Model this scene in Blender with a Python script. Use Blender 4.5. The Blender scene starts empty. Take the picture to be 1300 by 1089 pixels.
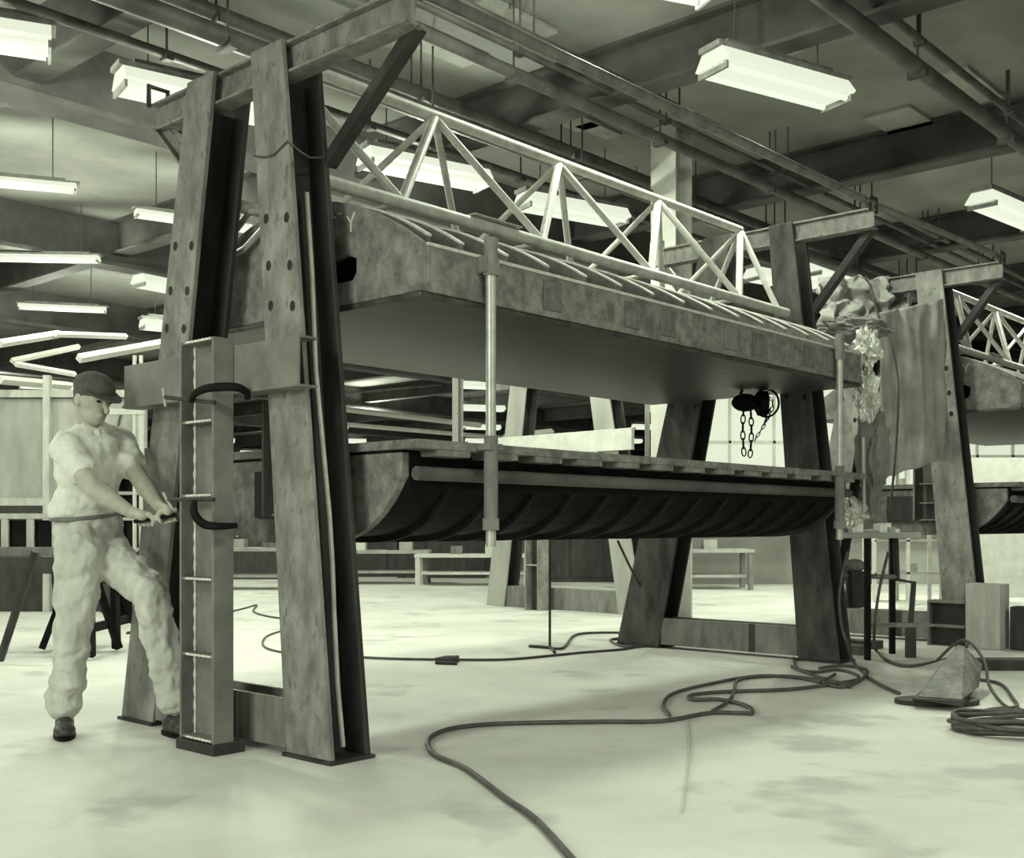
import bpy, bmesh, math, random
from mathutils import Vector, Matrix, noise
from mathutils.geometry import tessellate_polygon
random.seed(7)
sc = bpy.context.scene
C = sc.collection
PI = math.pi
# ------------------------------------------------------------------ camera model
F = 1438.0; CX = 650.0; HY = 667.0; CH = 0.95
def at(px, py, Y, z=None):
    return Vector(((px-CX)/F*Y, Y, CH+(HY-py)/F*Y))
def gnd(px, py, z=0.0):
    Y = (z-CH)*F/(HY-py)
    return Vector(((px-CX)/F*Y, Y, z))
cam = bpy.data.cameras.new('camera'); co = bpy.data.objects.new('camera', cam); C.objects.link(co)
co.location = (0, 0, CH); co.rotation_euler = (PI/2, 0, 0)
cam.sensor_width = 36; cam.lens = 36*F/1300
cam.shift_y = (HY-1089/2)/1300
cam.clip_end = 300
sc.camera = co
AU = math.atan2(1293, 1438)
U = Vector((math.sin(AU), math.cos(AU), 0)); V = Vector((-math.cos(AU), math.sin(AU), 0))
O = gnd(420, 972)
class Fr:
    def __init__(s, du=0, dv=0): s.du = du; s.dv = dv
    def __call__(s, p): return O+U*(p[0]+s.du)+V*(p[1]+s.dv)+Vector((0, 0, p[2]))
M = Fr()
ID = lambda p: Vector(p)
def muv(p):
    d = p-O; return d.dot(U), d.dot(V)
# ------------------------------------------------------------------ materials
def mat(name, c1, c2=None, scale=8, rough=.7, metal=0, bump=0.0, detail=6, stretch=None, spots=None, spotc=(.02,.02,.02), lo=.35, hi=.65, alpha=1, emit=None, spec=.4):
    m = bpy.data.materials.new(name); m.use_nodes = True
    nt = m.node_tree; b = nt.nodes['Principled BSDF']
    b.inputs['Roughness'].default_value = rough; b.inputs['Metallic'].default_value = metal
    b.inputs['Specular IOR Level'].default_value = spec
    b.inputs['Base Color'].default_value = (*c1, 1)
    if emit:
        b.inputs['Emission Color'].default_value = (*emit[0], 1); b.inputs['Emission Strength'].default_value = emit[1]
    if c2:
        tc = nt.nodes.new('ShaderNodeTexCoord'); mp = nt.nodes.new('ShaderNodeMapping')
        nt.links.new(tc.outputs['Object'], mp.inputs[0])
        if stretch: mp.inputs['Scale'].default_value = stretch
        n = nt.nodes.new('ShaderNodeTexNoise'); n.inputs['Scale'].default_value = scale; n.inputs['Detail'].default_value = detail
        n.inputs['Roughness'].default_value = .65
        nt.links.new(mp.outputs[0], n.inputs['Vector'])
        r = nt.nodes.new('ShaderNodeValToRGB'); r.color_ramp.elements[0].position = lo; r.color_ramp.elements[1].position = hi
        r.color_ramp.elements[0].color = (*c1, 1); r.color_ramp.elements[1].color = (*c2, 1)
        nt.links.new(n.outputs['Fac'], r.inputs[0]); out = r.outputs[0]
        if spots:
            n2 = nt.nodes.new('ShaderNodeTexNoise'); n2.inputs['Scale'].default_value = spots; n2.inputs['Detail'].default_value = 4
            nt.links.new(mp.outputs[0], n2.inputs['Vector'])
            r2 = nt.nodes.new('ShaderNodeValToRGB'); r2.color_ramp.elements[0].position = .58; r2.color_ramp.elements[1].position = .68
            nt.links.new(n2.outputs['Fac'], r2.inputs[0])
            mx = nt.nodes.new('ShaderNodeMix'); mx.data_type = 'RGBA'
            nt.links.new(r2.outputs[0], mx.inputs[0]); nt.links.new(out, mx.inputs[6]); mx.inputs[7].default_value = (*spotc, 1)
            out = mx.outputs[2]
        nt.links.new(out, b.inputs['Base Color'])
        if bump:
            bp = nt.nodes.new('ShaderNodeBump'); bp.inputs['Strength'].default_value = bump; bp.inputs['Distance'].default_value = .01
            nt.links.new(n.outputs['Fac'], bp.inputs['Height']); nt.links.new(bp.outputs[0], b.inputs['Normal'])
    if alpha < 1: b.inputs['Alpha'].default_value = alpha
    return m
def g(x): return (x, x*1.01, x*.93)
MT = dict(
 floor=mat('pale_concrete_floor', g(.52), g(.68), 1.1, .6, bump=.15, detail=9, lo=.3, hi=.6, spots=2.3, spotc=g(.46)),
 ceil=mat('ceiling_boards', g(.16), g(.27), .5, .9, detail=5),
 beam=mat('ceiling_steel', g(.04), g(.08), 2, .8),
 pipe=mat('pipe_paint', g(.04), g(.11), 3, .6),
 steel_far=mat('dark_weathered_steel', g(.03), g(.10), 7, .75, bump=.3, stretch=(1,1,.35), spec=.3),  # darker copy of the post steel, shade from the platens painted in
 steel=mat('weathered_steel_face', g(.13), g(.29), 9, .75, bump=.4, stretch=(1,1,.5), spots=30, spotc=g(.14), spec=.3, detail=9),
 steel_dk=mat('mill_scale_steel', g(.018), g(.045), 8, .6, bump=.2, stretch=(1,1,.3)),  # dark steel parts, also the painted shade on post webs
 steel_md=mat('brushed_grey_steel', g(.11), g(.22), 9, .6, bump=.15, stretch=(1,1,.3)),
 primer=mat('grey_primer_steel', g(.13), g(.21), 5, .7, bump=.1),
 cast=mat('rough_cast_metal', g(.11), g(.27), 14, .8, bump=.8, spots=6, spotc=g(.11), lo=.35, hi=.68, detail=9),
 castedge=mat('ground_metal_edge', g(.45), g(.62), 20, .6, bump=.2),
 infill=mat('dark_infill_skin', g(.10), g(.18), 18, .8, bump=.3),
 under=mat('oily_platen_face', g(.025), g(.075), 2.5, .45, bump=.1, stretch=(1,6,1)),  # shade under the upper platen put into the colour
 belly=mat('oily_black_rib', g(.013), g(.03), 9, .8, spec=.1),  # blackened to paint in the shade beneath the lower platen
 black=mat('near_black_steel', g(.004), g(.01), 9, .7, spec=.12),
 tube=mat('painted_truss_tube', g(.42), g(.6), 14, .5, bump=.1),
 chrome=mat('polished_rod_steel', g(.38), g(.5), 20, .35, metal=.3),
 weld=mat('weld_bead', g(.55), g(.8), 60, .5, bump=.5),
 hole=mat('bolt_hole_dark', g(.01)),
 skin=mat('tanned_skin', (.36,.35,.30), (.46,.44,.37), 30, .6),
 shirt=mat('pale_work_shirt', g(.60), g(.74), 9, .9, bump=.9, stretch=(1,1,.5)),
 trousers=mat('faded_work_trousers', g(.42), g(.58), 9, .95, bump=1.0, stretch=(1,1,.45)),
 cap=mat('dark_cap_cloth', g(.06), g(.09), 30, .95),
 leather=mat('worn_dark_leather', g(.03), g(.06), 30, .5),
 eye=mat('eye_dark', g(.02)),
 rubber=mat('rubber_cable', g(.05), g(.09), 20, .6),
 white=mat('white_paint', g(.5), g(.62), 6, .8),
 pale=mat('pale_board', g(.26), g(.38), 3, .85, stretch=(1,1,.3)),
 wood=mat('light_timber', g(.34), g(.5), 10, .8, stretch=(1,1,.2), bump=.1),
 plastic=mat('milky_plastic_sheet', g(.30), g(.48), 4, .6, bump=.3, alpha=.8),
 foil=mat('crumpled_foil', g(.5), g(.85), 12, .3, metal=.4, bump=.4),
 lampw=mat('lamp_diffuser', g(.04), emit=((.80,.86,.68),1.0)),
 tubeglow=mat('lamp_tube_glass', g(.04), emit=((.88,.94,.76),1.0)),
 daylight=mat('daylight_pane', g(.08), emit=((.64,.70,.54),1.0)),  # self-lit pane, glow added to brighten the right background
 wall=mat('far_wall_plaster', g(.25), g(.33), 1, .9),
)
# ------------------------------------------------------------------ mesh builder
class MB:
    def __init__(s, T=ID): s.v = []; s.f = []; s.T = T; s.smooth = []
    def add(s, vs, fs, sm=False):
        n = len(s.v); s.v += [s.T(v) for v in vs]; s.f += [tuple(i+n for i in f) for f in fs]; s.smooth += [sm]*len(fs); return s
    def box(s, a, b):
        x0, y0, z0 = [min(a[i], b[i]) for i in range(3)]; x1, y1, z1 = [max(a[i], b[i]) for i in range(3)]
        return s.add([(x0,y0,z0),(x1,y0,z0),(x1,y1,z0),(x0,y1,z0),(x0,y0,z1),(x1,y0,z1),(x1,y1,z1),(x0,y1,z1)],
              [(0,3,2,1),(4,5,6,7),(0,1,5,4),(1,2,6,5),(2,3,7,6),(3,0,4,7)])
    def hexa(s, p):   # 8 points: bottom 4, top 4
        return s.add(p, [(0,3,2,1),(4,5,6,7),(0,1,5,4),(1,2,6,5),(2,3,7,6),(3,0,4,7)])
    def loft(s, a, b, caps=True, sm=False):
        n = len(a); fs = [(i, (i+1) % n, n+(i+1) % n, n+i) for i in range(n)]
        s.add(list(a)+list(b), fs, sm)
        if caps: s.cap([a]); s.cap([b])
        return s
    def cap(s, loops):
        vs = [Vector(p) for l in loops for p in l]
        tr = tessellate_polygon([[Vector(p) for p in l] for l in loops])
        return s.add(vs, [tuple(t) for t in tr])
    def plate(s, prof, hole, axis, a, b):
        """prof: list of 2D points extruded along axis (0=u,1=v)"""
        mk = (lambda p, t: (t, p[0], p[1])) if axis == 0 else (lambda p, t: (p[0], t, p[1]))
        loops = [prof]+([hole] if hole else [])
        for l in loops:
            n = len(l); s.add([mk(p, a) for p in l]+[mk(p, b) for p in l], [(i, (i+1) % n, n+(i+1) % n, n+i) for i in range(n)])
        for t in (a, b):
            vs = [mk(p, t) for l in loops for p in l]
            tr = tessellate_polygon([[Vector((p[0], p[1], 0)) for p in l] for l in loops])
            s.add(vs, [tuple(x) for x in tr])
        return s
    def tube(s, pts, r, n=10, closed=False, caps=True):
        P = [s.T(p) for p in pts]; T0, s.T = s.T, ID
        rr = r if isinstance(r, (list, tuple)) else [r]*len(P)
        rings = []; up = None
        for i, p in enumerate(P):
            if closed: d = P[(i+1) % len(P)]-P[i-1]
            else: d = P[min(i+1, len(P)-1)]-P[max(i-1, 0)]
            d = d.normalized() if d.length > 1e-9 else Vector((0,0,1))
            if up is None:
                up = Vector((0,0,1)) if abs(d.z) < .9 else Vector((1,0,0))
            a = d.cross(up).normalized(); b = a.cross(d).normalized(); up = b
            rings.append([p+(a*math.cos(2*PI*k/n)+b*math.sin(2*PI*k/n))*rr[i] for k in range(n)])
        vs = [q for r_ in rings for q in r_]; fs = []
        m = len(rings)
        for i in range(m if closed else m-1):
            j = (i+1) % m
            fs += [(i*n+k, i*n+(k+1) % n, j*n+(k+1) % n, j*n+k) for k in range(n)]
        s.add(vs, fs, True)
        if caps and not closed:
            s.add(rings[0], [tuple(reversed(range(n)))]); s.add(rings[-1], [tuple(range(n))])
        s.T = T0; return s
    def lathe(s, c, prof, n=20, sm=True):
        vs = []; fs = []
        for (r, z) in prof: vs += [(c[0]+r*math.cos(2*PI*k/n), c[1]+r*math.sin(2*PI*k/n), c[2]+z) for k in range(n)]
        for i in range(len(prof)-1): fs += [(i*n+k, i*n+(k+1) % n, (i+1)*n+(k+1) % n, (i+1)*n+k) for k in range(n)]
        return s.add(vs, fs, sm)
    def ell(s, c, r, R=None, n=20, m=14):
        vs = []; fs = []; c = Vector(c)
        for i in range(m+1):
            t = PI*i/m
            for k in range(n):
                a = 2*PI*k/n; q = Vector((r[0]*math.sin(t)*math.cos(a), r[1]*math.sin(t)*math.sin(a), r[2]*math.cos(t)))
                if R: q = R @ q
                vs.append(c+q)
        for i in range(m): fs += [(i*n+k, i*n+(k+1) % n, (i+1)*n+(k+1) % n, (i+1)*n+k) for k in range(n)]
        return s.add(vs, fs, True)
    def cone(s, a, b, ra, rb, n=14):
        a = Vector(a); b = Vector(b)
        s.ell(a, (ra,)*3, n=n, m=8); s.ell(b, (rb,)*3, n=n, m=8)
        return s.tube([a, b], [ra, rb], n)
    def build(s, name, m, parent=None, bevel=0, mods=None):
        me = bpy.data.meshes.new(name)
        off = parent_loc(parent) if parent else (sum(s.v, Vector())/len(s.v) if s.v else Vector())
        if not parent: off = Vector((off.x, off.y, min(v.z for v in s.v)))
        me.from_pydata([v-off for v in s.v], [], s.f)
        bm = bmesh.new(); bm.from_mesh(me)
        bmesh.ops.remove_doubles(bm, verts=bm.verts, dist=1e-5)
        bmesh.ops.recalc_face_normals(bm, faces=bm.faces)
        if any(s.smooth):
            for f in bm.faces: f.smooth = True
        bm.to_mesh(me); bm.free()
        o = bpy.data.objects.new(name, me); C.objects.link(o)
        if any(s.smooth) and not all(s.smooth):
            try: me.set_sharp_from_angle(angle=math.radians(40))
            except Exception: pass
        elif any(s.smooth):
            try: me.set_sharp_from_angle(angle=math.radians(50))
            except Exception: pass
        me.materials.append(MT[m] if isinstance(m, str) else m)
        if parent:
            o.parent = parent
            if parent.type != 'EMPTY': o.location = Vector()
        else: o.location = off
        if bevel:
            b = o.modifiers.new('bevel', 'BEVEL'); b.width = bevel; b.segments = 2; b.limit_method = 'ANGLE'
        return o
def parent_loc(p):
    l = Vector(p.location)
    while p.parent: p = p.parent; l += p.location
    return l
def thing(name, label, cat, loc, group=None):
    o = bpy.data.objects.new(name, None); C.objects.link(o); o.location = loc; o.empty_display_size = .1
    o['label'] = label; o['category'] = cat
    if group: o['group'] = group
    return o
def tag(o, label, cat, group=None, kind=None):
    o['label'] = label; o['category'] = cat
    if group: o['group'] = group
    if kind: o['kind'] = kind
    return o
def struct(o): o['kind'] = 'structure'; return o
def lerp(a, b, t): return a+(b-a)*t
# ------------------------------------------------------------------ room
ZC = 4.85
def uvq(u0, v0, u1, v1, z0, z1): b = MB(M); b.box((u0, v0, z0), (u1, v1, z1)); return b
struct(uvq(-12, -34, 66, 50, -.2, 0).build('floor', 'floor'))
struct(uvq(-12, -34, 66, 50, ZC, ZC+.2).build('ceiling', 'ceil'))
struct(MB().box((-60, 62, 0), (60, 62.3, ZC)).build('wall_back', 'wall'))
# ceiling beams across (v direction) and joists
for i, u in enumerate([-5.5, -2.2, 1.2, 4.6, 8.0, 11.4, 14.8, 18.2, 22, 26, 30, 35, 40, 46, 52]):
    b = MB(M); b.box((u-.11, -26, 4.42), (u+.11, 44, 4.45)); b.box((u-.012, -26, 4.45), (u+.012, 44, ZC)); b.box((u-.11, -26, ZC-.03), (u+.11, 44, ZC-.001))
    o = b.build('trim_%d' % (i+1), 'beam'); struct(o)
for i, v in enumerate([-9, -4.6, 5.2, 10, 15, 21, 28]):
    b = MB(M); b.box((-10, v-.16, 4.25), (60, v+.16, 4.30)); b.box((-10, v-.014, 4.30), (60, v+.014, ZC-.001)); struct(b.build('trim_%d' % (i+20), 'beam'))
# columns
def column(p, w, label, z1=ZC-.002):
    t = thing('building_column', label, 'column', p)
    b = MB(lambda q: p+U*q[0]+V*q[1]+Vector((0,0,q[2])))
    w2 = w/2
    b.box((-w2, -w2, 0), (-w2+.02, w2, z1)); b.box((w2-.02, -w2, 0), (w2, w2, z1)); b.box((-w2+.02, -.01, 0), (w2-.02, .01, z1))
    b.build('shaft', 'white', t)
    MB(lambda q: p+U*q[0]+V*q[1]+Vector((0,0,q[2]))).box((-w2-.06, -w2-.06, 0), (w2+.06, w2+.06, .02)).build('base_plate', 'steel_dk', t)
column(Vector((1.57, 11.15, 0)), .29, 'white steel building column rising behind the lattice truss')
column(Vector((-4.4, 15.5, 0)), .25, 'white steel column at far left behind the man')
column(Vector((-1.1, 23.0, 0)), .16, 'distant white column seen between the two platens')
column(Vector((8.5, 17.5, 0)), .3, 'white column at the right behind the second press')
# overhead pipes along u
def pipe(px, py, z, r, label, u0=-8, u1=40, m='pipe', kinkers=True):
    p = gnd(px, py, z); u, v = muv(p)
    t = thing('overhead_pipe', label, 'pipe', M((u0, v, z)))
    MB(M).tube([(u0, v, z), (u1, v, z)], r, 10).build('pipe_run', m, t)
    if kinkers:
        uu = max(u0, -1)+.6
        while uu < min(u1, 16):
            MB(M).tube([(uu, v, z+r*.7), (uu, v, ZC)], .009, 6).build('hanger_rod', 'beam', t)
            MB(M).box((uu-.03, v-r-.01, z-r-.012), (uu+.03, v+r+.01, z-r*.2)).build('hanger_clip', 'beam', t)
            uu += 1.9
    return v
pipe(600, 70, 4.3, .05, 'thick overhead pipe running just right of the nearest crossbeam end')
pipe(640, 55, 4.45, .025, 'thin overhead conduit beside the thick pipe above the truss')
pipe(560, 150, 4.2, .07, 'fat dark overhead duct pipe directly above the truss')
pipe(590, 200, 4.3, .035, 'lower dark overhead pipe left of the fat duct pipe')
pipe(700, 60, 4.5, .04, 'overhead pipe passing left of the large right lamp')
pipe(1150, 75, 4.3, .06, 'dark overhead pipe at the upper right corner')
pipe(1180, 60, 4.5, .03, 'thin overhead conduit at far upper right')
pipe(330, 40, 4.4, .06, 'overhead pipe crossing above the nearest portal posts')
pipe(250, 20, 4.4, .03, 'thin overhead conduit at upper left above the man')
# paler rectangular patches on the ceiling
for i, (px, py, a, b_) in enumerate([(1150, 158, .9, .45), (960, 45, 1.0, .3), (720, 150, .7, .3), (650, 25, .8, .25), (760, 165, .5, .2), (1230,110,.9,.3), (560, 60, .8, .3)]):
    p = gnd(px, py, ZC-.02); u, v = muv(p)
    o = MB(M).box((u-a/2, v-b_/2, ZC-.03), (u+a/2, v+b_/2, ZC-.001)).build('trim_%d' % (40+i), 'pale'); struct(o)
# ------------------------------------------------------------------ lamps
def lamp_meshes(L, w=.36):
    h = .10; pr = [(-w/2, -.06), (-w*.30, h-.06), (w*.30, h-.06), (w/2, -.06), (w*.35, -.085), (-w*.35, -.085)]
    d = MB(); d.loft([(-L/2, y, z) for y, z in pr], [(L/2, y, z) for y, z in pr])
    hs = MB(); hs.box((-L/2-.03, -w*.30, h-.058), (L/2+.03, w*.30, h-.02)); hs.box((-L/2+.1, -.05, h-.02), (L/2-.1, .05, h+.03))
    return d, hs
lampcount = [0]
protos = {}
def to_local(b, name, m, parent):
    me = bpy.data.meshes.new(name); me.from_pydata(b.v, [], b.f); me.materials.append(MT[m])
    if any(b.smooth):
        for p in me.polygons: p.use_smooth = True
    o = bpy.data.objects.new(name, me); C.objects.link(o); o.parent = parent; return o
def lamp(a, b, label, power, z=4.2, group=None, energy_off=.1, zc=ZC, full=True, ext=None, up=False, slim=False):
    if ext: P, Q = Vector(ext[0]+(z,)), Vector(ext[1]+(z,))
    else: P, Q = gnd(*a, z), gnd(*b, z)
    c = (P+Q)/2; d = Q-P; L = 1.22
    if not ext and d.length < 1.1: # partly hidden lamps: keep the visible end
        if full == 'a': c = P+d.normalized()*L/2
        elif full == 'b': c = Q-d.normalized()*L/2
    t = thing('fluorescent_lamp', label, 'lamp', c, group); t.rotation_euler = (0, 0, math.atan2(d.y, d.x))
    if 'd' not in protos:
        d_, h_ = lamp_meshes(L)
        o1 = to_local(d_, 'diffuser', 'lampw', t); o2 = to_local(h_, 'housing', 'steel_md', t)
        o3 = [to_local(MB().tube([(-L/2+.03, y, -.10), (L/2-.03, y, -.10)], .019, 8), 'lamp_tube', 'tubeglow', t) for y in (-.11, .11)]
        o4 = [to_local(MB().box((s_*(L/2-.02), -.15, -.125), (s_*(L/2), .15, -.07)), 'lamp_holder', 'steel_md', t) for s_ in (-1, 1)]
        o5 = [to_local(MB().tube([(x, 0, .06), (x, 0, zc-z)], .006, 6), 'hanger', 'beam', t) for x in (-.4, .4)]
        protos['d'] = [o1, o2]+o3+o4+o5
    else:
        for s_ in protos['d']:
            o = s_.copy(); C.objects.link(o); o.parent = t
    if slim:
        for o in t.children:
            if not o.name.startswith('hanger'): o.scale = (1, .5, .5)
    if power:
        li = bpy.data.lights.new('lamp_light', 'POINT' if up else 'SPOT'); li.energy = power*SPW*(.8 if up else 1)
        if not up: li.spot_size = math.radians(165); li.spot_blend = .6
        li.color = (.93, 1, .80); li.color = (.93, 1, .80); li.shadow_soft_size = .10
        lo = bpy.data.objects.new('lamp_light', li); C.objects.link(lo); lo.parent = t; lo.location = (0, 0, -.26)
    return t
LP = 1.0; SPW = 1.25
lamp((917, 75), (1052, 112), 'large glowing lamp at upper right, the nearest one fully in view', 150*LP)
lamp((458, 193), (618, 225), 'glowing lamp behind the first bays of the lattice truss', 130*LP, up=True)
lamp((665, 250), (787, 272), 'glowing lamp behind the middle bays of the lattice truss', 130*LP)
lamp((1228, 240), (1330, 283), 'glowing lamp cut by the right edge of the frame', 260*LP, full='a')
lamp((0, 38), (65, 48), 'lamp at the top left corner of the frame', 160*LP, up=True, full='b')
lamp((0, 228), (97, 237), 'glowing lamp at left edge, second from top on that side', 120*LP, up=True, slim=True, full='b')
lamp((172, 268), (222, 275), 'lamp partly hidden by the left post, level with its upper third', 100*LP, up=True, slim=True, full='a')
lamp((0, 325), (120, 327), 'long thin glowing lamp at left edge below the second one', 100*LP, up=True, slim=True, full='b')
lamp((25, 387), (133, 392), 'glowing lamp above the man, lowest of the large left ones', 100*LP, up=True, slim=True)
lamp((172, 100), (334, 136), 'lamp crossing behind the tops of the two nearest posts', 100*LP, up=True)
lamp((175, 352), (206, 358), 'small lamp peeking out beside the left post near its bolt holes', 60*LP, full='a')
lamp((955, 344), (990, 350), 'lamp showing left of the far portal post', 80*LP, full='a')
lamp((1138, 394), (1168, 404), 'lamp glowing behind the hanging plastic sheet', 60*LP, full='a')
lamp((735, -60), (835, -40), 'lamp just above the top edge of the frame near its centre', 150*LP, up=True)
lamp((180, 408), (200, 410), 'small lamp beside the left post above the man cap', 40*LP, full='a')
# lamps out of frame that light the floor in front
for (x, y) in [(-3.5, 1.5), (1.5, 2.2), (5.5, 4.0), (-1.0, -2.0), (3.5, -1.5), (-6, 5)]:
    lamp(None, None, 'ceiling lamp over the near floor', 150*LP, ext=((x-.4, y-.45), (x+.4, y+.45)), group='lamps over the near aisle')
# far rows
far = []
for r_, x in enumerate([-22, -16, -10.5, -5.5, -.5, 5]):
    for k, y in enumerate([21, 26, 31, 37, 43, 50]):
        xx = x+(y-21)*-.03
        px = CX+F*xx/y
        if px < -60 or px > 900: continue
        far.append((xx, y))
for (x, y) in far:
    lamp(None, None, 'distant glowing lamp in the far rows of the hall', None, ext=((x-.6, y-.2), (x+.6, y+.2)), group='lamps in the far rows')
for (x, y, e) in [(-12, 26, 450), (-4, 32, 400), (4, 25, 350), (-8, 42, 400), (-14, 16, 450),  (-4, 17, 400), (-8, 9, 300)]:
    li = bpy.data.lights.new('hall_light', 'POINT'); li.energy = e; li.color = (.93, 1, .80); li.shadow_soft_size = .3  # bare fill lights without fixtures, added to brighten hall and ceiling
    lo = bpy.data.objects.new('hall_light', li); C.objects.link(lo); lo.location = (x, y, 3.9)
for (x, y) in [(7.5, 13.2), (4.2, 14.6), (10, 15)]:  # extra lamps added because the right-hand stores were dim
    lamp(None, None, 'ceiling lamp over the bright stores at the right', 330*LP, ext=((x-.45, y-.4), (x+.45, y+.4)), group='lamps over the right-hand stores')
# ------------------------------------------------------------------ press pieces
def hpost(T, u0, u1, vb, vt, z1, parent, tf=.024, tw=.018, web_top=None, side=1, pm='steel'):
    """A leaning H pile: front flange, web, rear flange, each lofted."""
    web_top = web_top or z1
    def row(z): t = z/z1; return lerp(vb[0], vt[0], t), lerp(vb[1], vt[1], t)
    def slab(ua, ub, za, zb, full=True, w=None):
        pts = []
        for z in (za, zb):
            a, b = row(z)
            if not full: c = (a+b)/2; a, b = c-w/2, c+w/2
            pts += [(ua, a, z), (ub, a, z), (ub, b, z), (ua, b, z)]
        return pts
    zs = [i*z1/1 for i in range(2)]
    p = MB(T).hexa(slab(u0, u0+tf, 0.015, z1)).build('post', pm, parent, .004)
    MB(T).hexa(slab(u0+tf, u1-tf, 0.015, web_top, False, tw)).build('web', 'steel_dk', p)  # web and rear flange darkened to paint shade on the post's side
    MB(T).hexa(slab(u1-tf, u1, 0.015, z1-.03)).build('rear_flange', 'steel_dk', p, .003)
    MB(T).box((u0-.012, vb[0]-.012, 0), (u1+.012, vb[1]+.012, .015)).build('foot_plate', 'steel_dk', p)
    for z in (1.85, 2.02, 2.22):
        a, b = row(z)
        for vv in (a+.045, b-.05):
            n = 12; r = .017; hm = MB(T)
            hm.loft([(u0-.0015, vv+r*math.cos(2*PI*k/n), z+(.02 if vv > (a+b)/2 else 0)+r*1.3*math.sin(2*PI*k/n)) for k in range(n)],
                    [(u0+.002, vv+r*math.cos(2*PI*k/n), z+(.02 if vv > (a+b)/2 else 0)+r*1.3*math.sin(2*PI*k/n)) for k in range(n)])
            hm.build('bolt_hole', 'hole', p)
    return p, row
def angle_bar(T, a, b, w, parent, name, m, up=(0,0,1)):
    A, B = T(a), T(b); d = (B-A).normalized(); n = d.cross(Vector(up)).normalized(); k = n.cross(d).normalized()
    mb = MB()
    pr = [(0,0), (w,0), (w,.01), (.01,.01), (.01,w), (0,w)]
    mb.loft([A+n*x+k*y for x, y in pr], [B+n*x+k*y for x, y in pr]); return mb.build(name, m, parent, .002)
def portal(T, label, R=((0,.29), (.323,.54)), Lp=((1.33,1.62), (.82,1.03)), ztop=2.97, tip=(-.41,1.39), u1=.21, cable=False, m='steel', chan=True, pm='steel'):
    t = thing('portal_frame', label, 'steel frame', T((u1/2, .8, 0)))
    zb = ztop-.135
    p1, row1 = hpost(T, 0, u1, R[0], R[1], ztop, t, web_top=zb, pm=pm)
    p2, row2 = hpost(T, 0, u1, Lp[0], Lp[1], ztop, t, web_top=zb, pm=pm)
    b = MB(T); b.box((.027, tip[0], zb), (.125, tip[1], zb+.012)); b.box((.06, tip[0], zb+.012), (.075, tip[1], ztop-.012)); b.box((.02+.007, tip[0], ztop-.012), (.125, tip[1], ztop))
    cb = b.build('crossbeam', m, t, .003)
    for v0 in (tip[0]+.005, tip[1]-.03):
        MB(T).tube([(.0, v0, ztop-.03), (.0, v0, ztop+.07), (.10, v0, ztop+.07), (.10, v0, ztop-.03)], .013, 8).build('lifting_eye', 'steel_dk', cb)
    ra = row1(2.5)
    angle_bar(T, (.10, tip[0]+.03, zb), (u1-.02, (ra[0]), 2.47), .055, t, 'brace', 'steel_dk')
    rb = row2(2.6)
    angle_bar(T, (.07, tip[1]-.03, zb), (.10, rb[1]+.0, 2.56), .05, t, 'brace', m)
    angle_bar(T, (.14, tip[1]-.08, zb), (.2, rb[1]+.0, 2.66), .04, t, 'brace', m)
    # foot beam: channel open upward
    fb = MB(T); a, c = row1(.1)[1]+.002, row2(.1)[0]-.002
    fb.box((.004, a, .03), (.024, c, .235)); fb.box((.166, a, .03), (.186, c, .235)); fb.box((.024, a, .03), (.166, c, .05))
    fbo = fb.build('foot_beam', 'steel_md', t, .003)
    MB(T).box((.0, .655, .03), (.0035, .705, .235)).build('cover_strip', 'steel_dk', fbo)
    if chan:
        cz0, cz1 = 1.50, 1.70
        ch = MB(T); ch.box((-.105, .07, cz0), (-.097, 1.40, cz1)); ch.box((-.097, .07, cz0), (-.005, 1.40, cz0+.008)); ch.box((-.097, .07, cz1-.008), (-.005, 1.40, cz1))
        ch.build('cross_channel', 'primer', t, .002)
    if cable:
        cp = MB(T)
        pts = [(.115, lerp(R[0][0], R[1][0], z/ztop)-.0+.055+.012*math.sin(z*5), z) for z in [0.05, .3, .6, .8, 1.0, 1.2, 1.6, 2.0, 2.35]]
        cp.tube(pts, .010, 8); cp.build('white_conduit', 'tube', p1)['label'] = 'white conduit'
        w = MB(T); z = 2.52; a, c = row1(z)
        w.tube([(-.008, c+.006, z), (-.008, lerp(a, c, .7), z-.022), (-.008, lerp(a, c, .4), z-.026), (-.008, a-.006, z+.01), (.05, a-.01, z-.02), (.1, a-.012, z-.035), (.16, a-.012, z-.02), (.218, a-.008, z+.02), (.222, c, z+.02), (.1, c+.01, z+.03)], .004, 6, closed=True)
        w.build('wire_loop', 'rubber', p1)
    return t
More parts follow.
